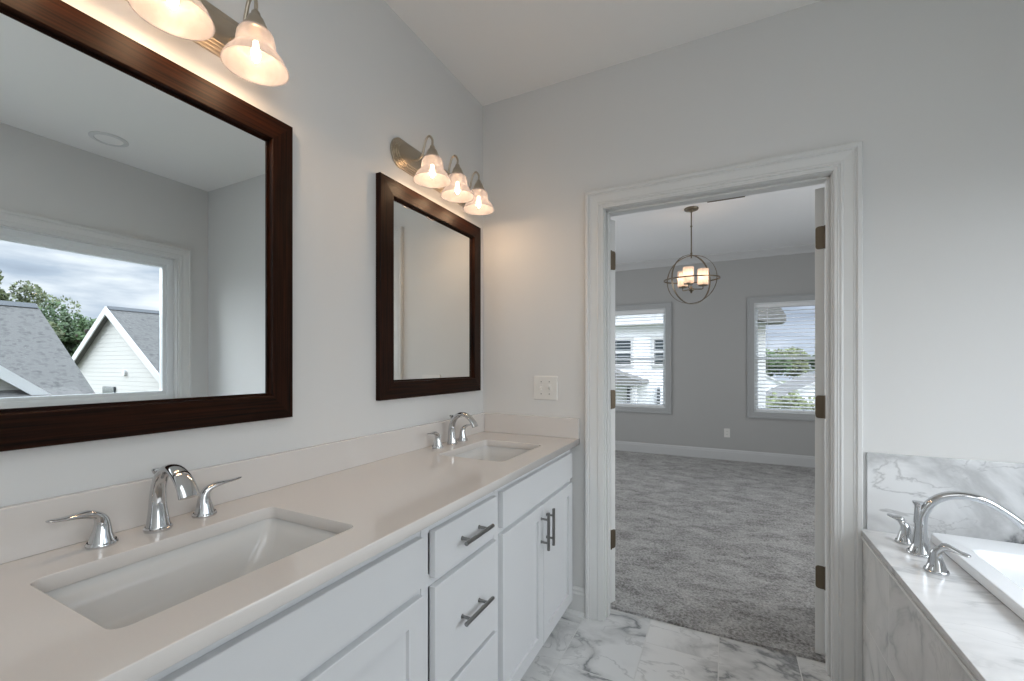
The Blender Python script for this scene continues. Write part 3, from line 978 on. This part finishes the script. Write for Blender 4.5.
# ------------------------------------------------------------ pendant in the bedroom
def pendant():
    c = Vector((0.95, 2.25, 2.075))
    r = thing('pendant_light', 'orb pendant light with open metal rings hanging in the bedroom', 'pendant light', (c.x, c.y, CH))
    bm = bmesh.new()
    lathe(bm, [(0.0, 0.0), (0.062, 0.0), (0.064, -0.006), (0.060, -0.016), (0.020, -0.024), (0.014, -0.036), (0.0, -0.036)], (c.x, c.y, CH), 32)
    obj('canopy', bm, M['iron'], r, smooth=True)
    bm = bmesh.new()
    tube(bm, [(c.x, c.y, CH - 0.03), (c.x, c.y, c.z + 0.20)], 0.006, 12)
    for z in (CH - 0.17, c.z + 0.245): lathe(bm, [(0.006, -0.008), (0.0095, -0.006), (0.0095, 0.006), (0.006, 0.008)], (c.x, c.y, z), 14)
    obj('stem', bm, M['iron'], r, smooth=True)

    def ring(rad, rot, wid, th, name):
        bm = bmesh.new()
        n = 72
        rings = []
        for k in range(n):
            a = 2 * PI * k / n
            d = Vector((math.cos(a), math.sin(a), 0))
            sec = [d * (rad - th) + Vector((0, 0, -wid)), d * rad + Vector((0, 0, -wid)), d * rad + Vector((0, 0, wid)), d * (rad - th) + Vector((0, 0, wid))]
            rings.append([c + rot @ s for s in sec])
        rings.append(rings[0])
        loft(bm, rings, True, False, False); bmesh.ops.remove_doubles(bm, verts=bm.verts[:], dist=1e-6)
        return obj(name, bm, M['iron'], r)
    ring(0.246, Matrix.Rotation(math.radians(3), 3, 'X'), 0.006, 0.004, 'horizontal_ring')
    ring(0.232, Matrix.Rotation(math.radians(48), 3, 'Z') @ Matrix.Rotation(PI / 2, 3, 'X'), 0.0085, 0.004, 'vertical_ring')
    ring(0.226, Matrix.Rotation(math.radians(-12), 3, 'Z') @ Matrix.Rotation(PI / 2, 3, 'X'), 0.0085, 0.004, 'vertical_ring')
    # hub with arms
    bm = bmesh.new()
    lathe(bm, [(0.0, -0.13), (0.010, -0.125), (0.008, -0.115), (0.022, -0.105), (0.024, -0.085), (0.010, -0.075), (0.007, -0.06), (0.0, -0.055)], c, 20)
    obj('hub', bm, M['iron'], r, smooth=True)
    for k in range(3):
        a = math.radians(20 + 120 * k)
        d = Vector((math.cos(a), math.sin(a), 0))
        p = c + d * 0.105
        bm = bmesh.new()
        tube(bm, [tuple(c + Vector((0, 0, -0.09)) + d * 0.015), tuple(c + Vector((0, 0, -0.092)) + d * 0.09), tuple(p + Vector((0, 0, -0.088))), tuple(p + Vector((0, 0, -0.05)))], 0.005, 10)
        lathe(bm, [(0.0, -0.062), (0.040, -0.060), (0.042, -0.052), (0.012, -0.050), (0.0, -0.02)], p, 20)
        obj('arm', bm, M['iron'], r, smooth=True)
        bm = bmesh.new()
        lathe(bm, [(0.046, -0.05), (0.048, -0.048), (0.048, 0.095), (0.045, 0.097), (0.0435, 0.095), (0.0435, -0.047), (0.0, -0.047)], p, 28)
        obj('glass_shade', bm, M['shade2'], r, smooth=True, label='lit frosted cylinder shade')
        l = bpy.data.lights.new('pendant_bulb_light', 'POINT'); l.energy = 0.6; l.color = (1.0, 0.74, 0.52); l.shadow_soft_size = 0.02
        lo = bpy.data.objects.new('pendant_bulb_light', l); lo.location = p + Vector((0, 0, 0.03)); COL.objects.link(lo)


pendant()

# ------------------------------------------------------------ small fittings
r = thing('light_switch', 'double toggle light switch plate above the side splash by the corner', 'light switch', (0.385, 0, 1.15))
bm = bmesh.new()
pl = rrect(0.318, 0.452, 1.086, 1.213, 0.006, 4); pl2 = rrect(0.321, 0.449, 1.089, 1.210, 0.005, 4)
loft(bm, [[Vector((a, -0.0005, b)) for a, b in pl], [Vector((a, -0.004, b)) for a, b in pl], [Vector((a, -0.0065, b)) for a, b in pl2]])
obj('cover_plate', bm, M['plastic'], r)
for k, xx in enumerate((0.362, 0.408)):
    bm = bmesh.new()
    box(bm, xx - 0.009, xx + 0.009, -0.008, -0.006, 1.132, 1.168, .001, 1)
    s = 1 if k else -1
    loft(bm, [[Vector((xx + a * 0.005, -0.0075, 1.150 + b * 0.010)) for a, b in ((-1, -1), (1, -1), (1, 1), (-1, 1))],
              [Vector((xx + a * 0.004, -0.020, 1.150 + s * 0.009 + b * 0.005)) for a, b in ((-1, -1), (1, -1), (1, 1), (-1, 1))]])
    obj('toggle', bm, M['plastic'], r)
for xx in (0.362, 0.408):
    for z in (1.118, 1.182):
        bm = bmesh.new(); tube(bm, [(xx, -0.0055, z), (xx, -0.0078, z)], 0.0032, 10)
        obj('screw', bm, M['nickel'], r)

r = thing('wall_outlet', 'small white wall outlet low on the bedroom wall between the windows', 'outlet', (1.257, BY, 0.37))
bm = bmesh.new()
pl = rrect(1.222, 1.292, 0.312, 0.428, 0.005, 4)
loft(bm, [[Vector((a, BY - 0.0005, b)) for a, b in pl], [Vector((a, BY - 0.006, b)) for a, b in pl]])
obj('cover_plate', bm, M['plastic'], r)
for z in (0.35, 0.39):
    bm = bmesh.new()
    pl = rrect(1.240, 1.274, z - 0.014, z + 0.014, 0.009, 4)
    loft(bm, [[Vector((a, BY - 0.006, b)) for a, b in pl], [Vector((a, BY - 0.008, b)) for a, b in pl]])
    s = obj('socket', bm, M['plastic'], r)
    bm = bmesh.new()
    for dx in (-0.006, 0.006): box(bm, 1.257 + dx - 0.001, 1.257 + dx + 0.001, BY - 0.0085, BY - 0.0078, z - 0.002, z + 0.007)
    obj('slots', bm, M['black'], s)

r = thing('ceiling_vent', 'narrow air vent in the bedroom ceiling beside the pendant', 'vent', (1.24, 2.07, CH))
bm = bmesh.new()
for k in range(4): box(bm, 1.11, 1.37, 2.035 + k * 0.022, 2.043 + k * 0.022, CH - 0.012, CH - 0.003)
obj('louvres', bm, M['iron'], r)
bm = bmesh.new()
box(bm, 1.09, 1.39, 2.01, 2.03, CH - 0.010, CH - .0005, .002); box(bm, 1.09, 1.39, 2.12, 2.14, CH - 0.010, CH - .0005, .002)
box(bm, 1.09, 1.11, 2.03, 2.12, CH - 0.010, CH - .0005, .002); box(bm, 1.37, 1.39, 2.03, 2.12, CH - 0.010, CH - .0005, .002)
obj('vent_frame', bm, M['iron'], r)

r = thing('recessed_light', 'round white recessed ceiling light above the tub, seen in the near mirror', 'ceiling light', (2.39, -0.78, CH))
bm = bmesh.new()
lathe(bm, [(0.070, -0.0005), (0.098, -0.0005), (0.098, -0.004), (0.090, -0.008), (0.074, -0.009), (0.070, -0.004)], (2.39, -0.78, CH), 36)
obj('trim_ring', bm, M['trim'], r, smooth=True)
bm = bmesh.new(); lathe(bm, [(0.0, -0.004), (0.071, -0.004), (0.071, -0.001), (0.0, -0.001)], (2.39, -0.78, CH), 36)
obj('lens', bm, M['ceil'], r, smooth=True)

# ------------------------------------------------------------ tub deck, splash, bathtub, tub filler
TX, TZ, TYE = 1.711, 0.632, -1.95
RX0, RX1, RY0, RY1 = 1.897, 2.66, -1.80, -0.045
r = thing('tub_deck', 'marble tiled tub surround with raised deck right of the doorway', 'tub surround', (2.2, -1.0, 0))
bm = slab_with_holes([(TX - 0.003, TYE), (XW - .001, TYE), (XW - .001, -0.001), (TX - 0.003, -0.001)], [rrect(RX0 + .05, RX1 - .05, RY0 + .05, RY1 - .05, 0.08)], TZ - 0.022, TZ, 0.0015)
obj('deck_top', bm, M['marble_deck'], r)
bm = bmesh.new()
box(bm, TX, TX + 0.02, TYE, -0.001, 0, TZ - 0.0225); box(bm, TX + .02, XW - .001, TYE, TYE + 0.02, 0, TZ - 0.0225)
obj('front_panel', bm, M['marble_front'], r)
obj('edge_trim', B(TX - 0.006, TX - 0.0005, TYE, -0.029, TZ - 0.030, TZ - 0.0225, .001, 1), M['trim'], r)
o = obj('tile_splash', B(1.728, XW - 0.013, -0.012, -0.001, TZ + .0003, 0.931, .001, 1), M['marble_splash'])
tag(o, 'grey-veined marble tile strip on the wall beside the doorway, behind the tub faucet', 'tile splash')
o = obj('tile_splash', B(XW - 0.012, XW - 0.001, TYE, -0.001, TZ + .0003, 0.931, .001, 1), M['marble_splash'])
tag(o, 'marble tile strip under the tub window on the right wall, outside the photo edge', 'tile splash')

r = thing('bathtub', 'white drop-in bathtub set into the marble deck', 'bathtub', ((RX0 + RX1) / 2, (RY0 + RY1) / 2, 0.1))
R = []
def ring(gx, gy0, gy1, rad, z): R.append([Vector((x, y, z)) for x, y in rrect(RX0 + gx, RX1 - gx, RY0 + gy0, RY1 - gy1, rad, 7)])
ring(0.004, 0.004, 0.004, 0.020, TZ + .0005); ring(0.0, 0, 0, 0.022, TZ + 0.006); ring(0.0, 0, 0, 0.022, TZ + 0.026); ring(0.001, 0.001, 0.001, 0.022, TZ + 0.032); ring(0.003, 0.003, 0.003, 0.022, TZ + 0.034)
ring(0.056, 0.11, 0.115, 0.03, TZ + 0.034); ring(0.061, 0.116, 0.121, 0.032, TZ + 0.031); ring(0.066, 0.122, 0.127, 0.034, TZ + 0.022)
ring(0.075, 0.14, 0.14, 0.05, TZ - 0.04); ring(0.10, 0.23, 0.19, 0.08, TZ - 0.20); ring(0.13, 0.33, 0.24, 0.10, TZ - 0.36); ring(0.20, 0.42, 0.32, 0.10, TZ - 0.41)
bm = bmesh.new(); loft(bm, R, True, False, True)
ob = obj('tub_shell', bm, M['acrylic'], r, smooth=True, angle=24)
bm = bmesh.new(); lathe(bm, [(0, 0.003), (0.02, 0.004), (0.03, 0.002), (0.032, 0.0)], (2.28, -0.5, TZ - 0.4095), 24, False, True)
obj('drain', bm, M['chrome'], r, smooth=True, label='chrome drain')

fx, fy = 1.826, -0.203
r = thing('tub_faucet', 'chrome high-arc tub faucet with two lever handles on the marble deck', 'faucet', (fx, fy, TZ))
bm = bmesh.new()
lathe(bm, [(0.0, 0.0), (0.036, 0), (0.037, 0.003), (0.036, 0.008), (0.032, 0.011)], (fx, fy, TZ), 30)
sweep(bm, [(fx, fy, TZ + .010, .031, .031), (fx, fy, TZ + .035, .0235, .0235), (fx, fy, TZ + .07, .0185, .0185), (fx + .001, fy, TZ + .110, .016, .0165), (fx + .008, fy, TZ + .145, .0155, .0155),
           (fx + .030, fy - .002, TZ + .183, .0155, .0135), (fx + .065, fy - .004, TZ + .207, .0165, .0135), (fx + .11, fy - .006, TZ + .214, .017, .013), (fx + .155, fy - .008, TZ + .203, .0175, .0125),
           (fx + .195, fy - .01, TZ + .178, .0175, .0105), (fx + .225, fy - .011, TZ + .152, .0195, .012), (fx + .238, fy - .012, TZ + .138, .0205, .013)], (0, 1, 0), 6, 24)
obj('spout', bm, M['chrome'], r, smooth=True, angle=50)
bm = bmesh.new()
lathe(bm, [(0.013, -0.02), (0.0115, 0.01), (0.010, 0.035), (0.0125, 0.043), (0.016, 0.048), (0.016, 0.052), (0.0, 0.054)], (fx - .006, fy, TZ + 0.125), 20, True)
obj('diverter_knob', bm, M['chrome'], r, smooth=True)
lever_handle(1.814, -0.106, TZ, 1, r, sc=0.98, ydir=(-0.80, 0.6), ln=0.048, lt=1.6)
lever_handle(1.819, -0.343, TZ, 1, r, sc=1.0, ydir=(0.90, -0.44), ln=0.068, drop=0.010, lt=1.6)


# ------------------------------------------------------------ outside
struct('ground', B(-60, 120, -60, 160, -3.6, -3.5), M['grass'])


def prism(bm, poly, axis, a, b):
    """poly in the plane across `axis`, extruded from a to b"""
    if axis == 'y': mk = lambda p, t: Vector((p[0], t, p[1]))
    else: mk = lambda p, t: Vector((t, p[0], p[1]))
    loft(bm, [[mk(p, a) for p in poly], [mk(p, b) for p in poly]])


def gable_house(name, lab, rx, rz, y0, y1, half, pitch, gz=-3.5, wall='siding', group=None, over=0.25, ridge_cap=True, rakes=True):
    """ridge along y at (rx, rz)"""
    ez = rz - half * pitch
    r = thing(name, lab, 'house', (rx, (y0 + y1) / 2, gz), group)
    bm = bmesh.new()
    prism(bm, [(rx - half + .3, gz), (rx + half - .3, gz), (rx + half - .3, ez + 0.3 * pitch - .12), (rx, rz - .12), (rx - half + .3, ez + 0.3 * pitch - .12)], 'y', y0, y1)
    obj('wall', bm, M[wall], r)
    for s in (-1, 1):
        bm = bmesh.new()
        prism(bm, [(rx, rz), (rx + s * half, ez), (rx + s * half, ez - .13), (rx, rz - .13)], 'y', y0 - over, y1 + over)
        obj('roof', bm, M['shingle'], r)
        if not rakes: continue
        bm = bmesh.new()
        for yy in (y0 - over - .03, y1 + over):
            prism(bm, [(rx, rz + .015), (rx + s * (half + .03), ez - .01), (rx + s * (half + .03), ez - .24), (rx + s * (half - .15), ez - .16 + .1 * pitch), (rx, rz - .21)], 'y', yy, yy + .03)
        box(bm, rx + s * half, rx + s * (half + .03), y0 - over, y1 + over, ez - .2, ez)
        obj('rake_board', bm, M['housewhite'], r)
    if ridge_cap:
        bm = bmesh.new()
        prism(bm, [(rx - .14, rz - .07), (rx, rz + .035), (rx + .14, rz - .07)], 'y', y0 - over + .02, y1 + over - .02)
        obj('ridge_cap', bm, M['shutter'], r)
    return r


# gabled house with its gable end turned to the bathroom window
h = gable_house('house', 'cream gabled house with grey roof in the mirror, the right of the two', 14.33, 2.90, 3.72, 16, 4.3, 0.66, over=0.15, group='houses across from the bathroom window')
obj('window', B(14.16, 14.85, 3.67, 3.75, 0.15, 0.66, .01, 1), M['darkpane'], h)
bm = bmesh.new(); tube(bm, [(13.6, 3.74, 1.05), (13.6, 3.66, 1.05)], 0.08, 14)
obj('vent', bm, M['housewhite'], h)
# nearer house: big grey slope facing us with a small cross gable
h = gable_house('house', 'grey-roofed house in the mirror, the left and nearer of the two', 11.74, 2.53, -9, 1.25, 3.55, 0.67, over=0.25, rakes=False, group='houses across from the bathroom window')
bm = bmesh.new()
ay, az, hw, pt = -1.0, 2.15, 2.1, 0.86
prism(bm, [(ay - hw + .2, -3.5), (ay + hw - .2, -3.5), (ay + hw - .2, az - (hw - .2) * pt - .1), (ay, az - .1), (ay - hw + .2, az - (hw - .2) * pt - .1)], 'x', 8.0, 11.0)
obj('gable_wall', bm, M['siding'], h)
for s in (-1, 1):
    bm = bmesh.new(); prism(bm, [(ay, az), (ay + s * hw, az - hw * pt), (ay + s * hw, az - hw * pt - .12), (ay, az - .12)], 'x', 7.85, 11.7 if s < 0 else 11.2)
    obj('gable_roof', bm, M['shingle'], h)
    bm = bmesh.new(); prism(bm, [(ay, az + .02), (ay + s * (hw + .02), az - hw * pt), (ay + s * (hw + .02), az - hw * pt - .17), (ay, az - .17)], 'x', 7.81, 7.85)
    obj('rake_board', bm, M['housewhite'], h)
bm = bmesh.new(); loft(bm, [[Vector((7.3, y, 0.62)), Vector((8.05, y, 0.93)), Vector((8.05, y, 0.83)), Vector((7.3, y, 0.55))] for y in (-3.0, 0.9)])
obj('pent_roof', bm, M['shingle'], h)


def tree(loc, hgt, rad, mat, lab, group, n=7000, leaf=0.19):
    r = thing('tree', lab, 'tree', loc, group)
    x, y, z = loc
    bm = bmesh.new()
    tube(bm, [(x, y, z), (x + .1, y, z + hgt * .4), (x, y + .1, z + hgt * .85)], 0.16, 8)
    for k in range(5):
        a = k * 1.3
        tube(bm, [(x, y, z + hgt * (.4 + .08 * k)), (x + math.cos(a) * rad * .6, y + math.sin(a) * rad * .6, z + hgt * (.6 + .07 * k))], 0.06, 6)
    obj('trunk', bm, M['bark'], r)
    bm = bmesh.new()
    cl = []
    for k in range(34):
        while True:
            v = Vector((random.uniform(-1, 1), random.uniform(-1, 1), random.uniform(-1, 1)))
            if v.length < 1: break
        cl.append((Vector((x + v.x * rad, y + v.y * rad, z + hgt * .68 + v.z * hgt * .30)), random.uniform(.22, .42) * rad))
    for k in range(n):
        c, cr_ = random.choice(cl)
        v = Vector((random.gauss(0, 1), random.gauss(0, 1), random.gauss(0, 1))).normalized() * cr_ * random.uniform(.75, 1.0)
        p = c + v
        a = Vector((random.gauss(0, 1), random.gauss(0, 1), random.gauss(0, 1))).normalized()
        b = a.orthogonal().normalized(); s = leaf * random.uniform(.6, 1.2)
        vs = [bm.verts.new(p + a * s * .5), bm.verts.new(p + b * s * .35), bm.verts.new(p - a * s * .5), bm.verts.new(p - b * s * .35)]
        bm.faces.new(vs)
    obj('foliage', bm, mat, r)


G1 = 'trees behind the houses in the mirror'
tree((26.0, 7.1, -3.5), 7.6, 1.3, M['foliage'], 'round green tree just left of the mirrored gable peak', G1)
tree((31.0, 7.7, -3.5), 8.3, 1.8, M['foliage'], 'leafy green tree standing in the gap between the two mirrored houses', G1)
tree((36.5, 8.3, -3.5), 9.6, 2.2, M['foliage2'], 'olive tree farthest back between the two mirrored roofs', G1)
tree((24.0, 3.9, -3.5), 8.5, 1.3, M['foliage2'], 'tall olive tree rising above the left mirrored roof ridge', G1)

# white neighbour house beyond the bedroom
NY = 11.0
h = thing('neighbour_house', 'white sided house with dark shutters seen through the bedroom blinds', 'house', (-3.5, NY + 3, -3.5))
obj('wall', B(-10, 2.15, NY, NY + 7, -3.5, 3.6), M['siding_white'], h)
bm = bmesh.new()
loft(bm, [[Vector((x, NY - .5, 3.45)), Vector((x, NY + 3.5, 6.2)), Vector((x, NY + 7.5, 3.45)), Vector((x, NY + 7.5, 3.3)), Vector((x, NY - .5, 3.3))] for x in (-10.4, 2.6)])
obj('roof', bm, M['shingle'], h)
obj('soffit', B(-10.4, 2.62, NY - .52, NY + .1, 3.2, 3.42), M['housewhite'], h)
obj('corner_board', B(2.02, 2.19, NY - .03, NY + .12, -3.5, 3.3), M['housewhite'], h)
obj('downspout', B(1.78, 1.86, NY - .10, NY - .02, -3.5, 3.3, .01), M['shutter'], h)


def nwin(x0, x1, z0, z1):
    bm = bmesh.new()
    box(bm, x0 - .08, x0, NY - .05, NY + .02, z0 - .08, z1 + .08); box(bm, x1, x1 + .08, NY - .05, NY + .02, z0 - .08, z1 + .08)
    box(bm, x0, x1, NY - .05, NY + .02, z1, z1 + .08); box(bm, x0, x1, NY - .05, NY + .02, z0 - .08, z0)
    box(bm, x0, x1, NY - .04, NY + .02, (z0 + z1) / 2 - .03, (z0 + z1) / 2 + .03)
    f_ = obj('window', bm, M['housewhite'], h)
    obj('pane', B(x0, x1, NY - .02, NY + .01, z0, z1), M['darkpane'], f_)


for x0 in (-1.78, -0.62):
    nwin(x0, x0 + .48, 1.30, 2.03)
nwin(-3.6, -3.0, 1.30, 2.03)
bm = bmesh.new(); prism(bm, [(-3.7, .78), (-2.1, 1.27), (-.78, .83), (-.78, .74), (-3.7, .70)], 'y', NY - 1.2, NY)
obj('porch_roof', bm, M['shingle'], h)
for xx in (-3.5, -2.2, -1.0): obj('porch_post', B(xx - .06, xx + .06, NY - 1.1, NY - .98, -3.5, .72, .01), M['housewhite'], h)
for xx in (-1.36, -.50): obj('downspout', B(xx - .04, xx + .04, NY - .10, NY - .02, -3.5, .62, .01), M['shutter'], h)
obj('eave_ledge', B(-10, 2.0, NY - .32, NY, 2.44, 2.48, .005), M['housewhite'], h)
bm = bmesh.new(); prism(bm, [(1.75, 3.25), (2.25, 3.15), (2.60, 2.50), (2.60, 2.36), (2.20, 2.36), (1.75, 2.5)], 'y', NY - .5, NY + .4)
obj('eave_return', bm, M['shingle'], h)

# distant view through the right bedroom window
o = obj('road', B(-10, 60, 26, 32, -3.5, -3.47), M['asphalt']); o['kind'] = 'structure'
for x, y, hw_, rz_, ln_, lb in ((9, 40, 4.5, 0.6, 11, 'low grey-roofed house across the road, nearest the window'), (20, 52, 5.5, 1.2, 12, 'distant grey-roofed house at the right behind the blinds'), (4.2, 62, 5, 1.0, 12, 'farthest small house below the treeline behind the blinds')):
    gable_house('distant_house', lb, x, rz_, y, y + ln_, hw_, 0.55, wall='siding_white', group='houses across the road')
G2 = 'trees beyond the bedroom window'
k = 0
spots = [(5.5, 36, 2.6, 1.8), (11.5, 35, 3.0, 2.0), (16, 37, 3.3, 2.0), (8.6, 23, 1.5, 1.1), (5.2, 21, 1.4, 1.0), (12.5, 24, 1.8, 1.2), (3.0, 95, 7.6, 3.4), (7.8, 88, 7.2, 3.2), (12.8, 95, 7.9, 3.4), (17.6, 88, 7.1, 3.2), (23, 95, 7.8, 3.4), (31, 56, 5, 2.6)]
words = ['small bushy tree left of the low house across the road', 'middle bushy tree beside the low house across the road', 'right-hand bushy tree beside the low house across the road', 'round shrub near the middle of the lawn below the right window',
         'round shrub nearest the neighbour house on the lawn', 'largest round shrub at the right of the lawn', 'broad horizon tree farthest left in the distant treeline', 'horizon tree second from left in the distant treeline', 'middle horizon tree of the distant treeline',
         'horizon tree second from right in the distant treeline', 'horizon tree farthest right in the distant treeline', 'dark tree in front of the treeline by the distant right house']
for (x, y, hh, rr), lb in zip(spots, words):
    tree((x, y, -3.5), hh, rr, M['foliage'] if k % 2 else M['foliage2'], lb, G2, n=900 if y < 50 else 3200, leaf=0.35 if y < 50 else 0.6)
    k += 1
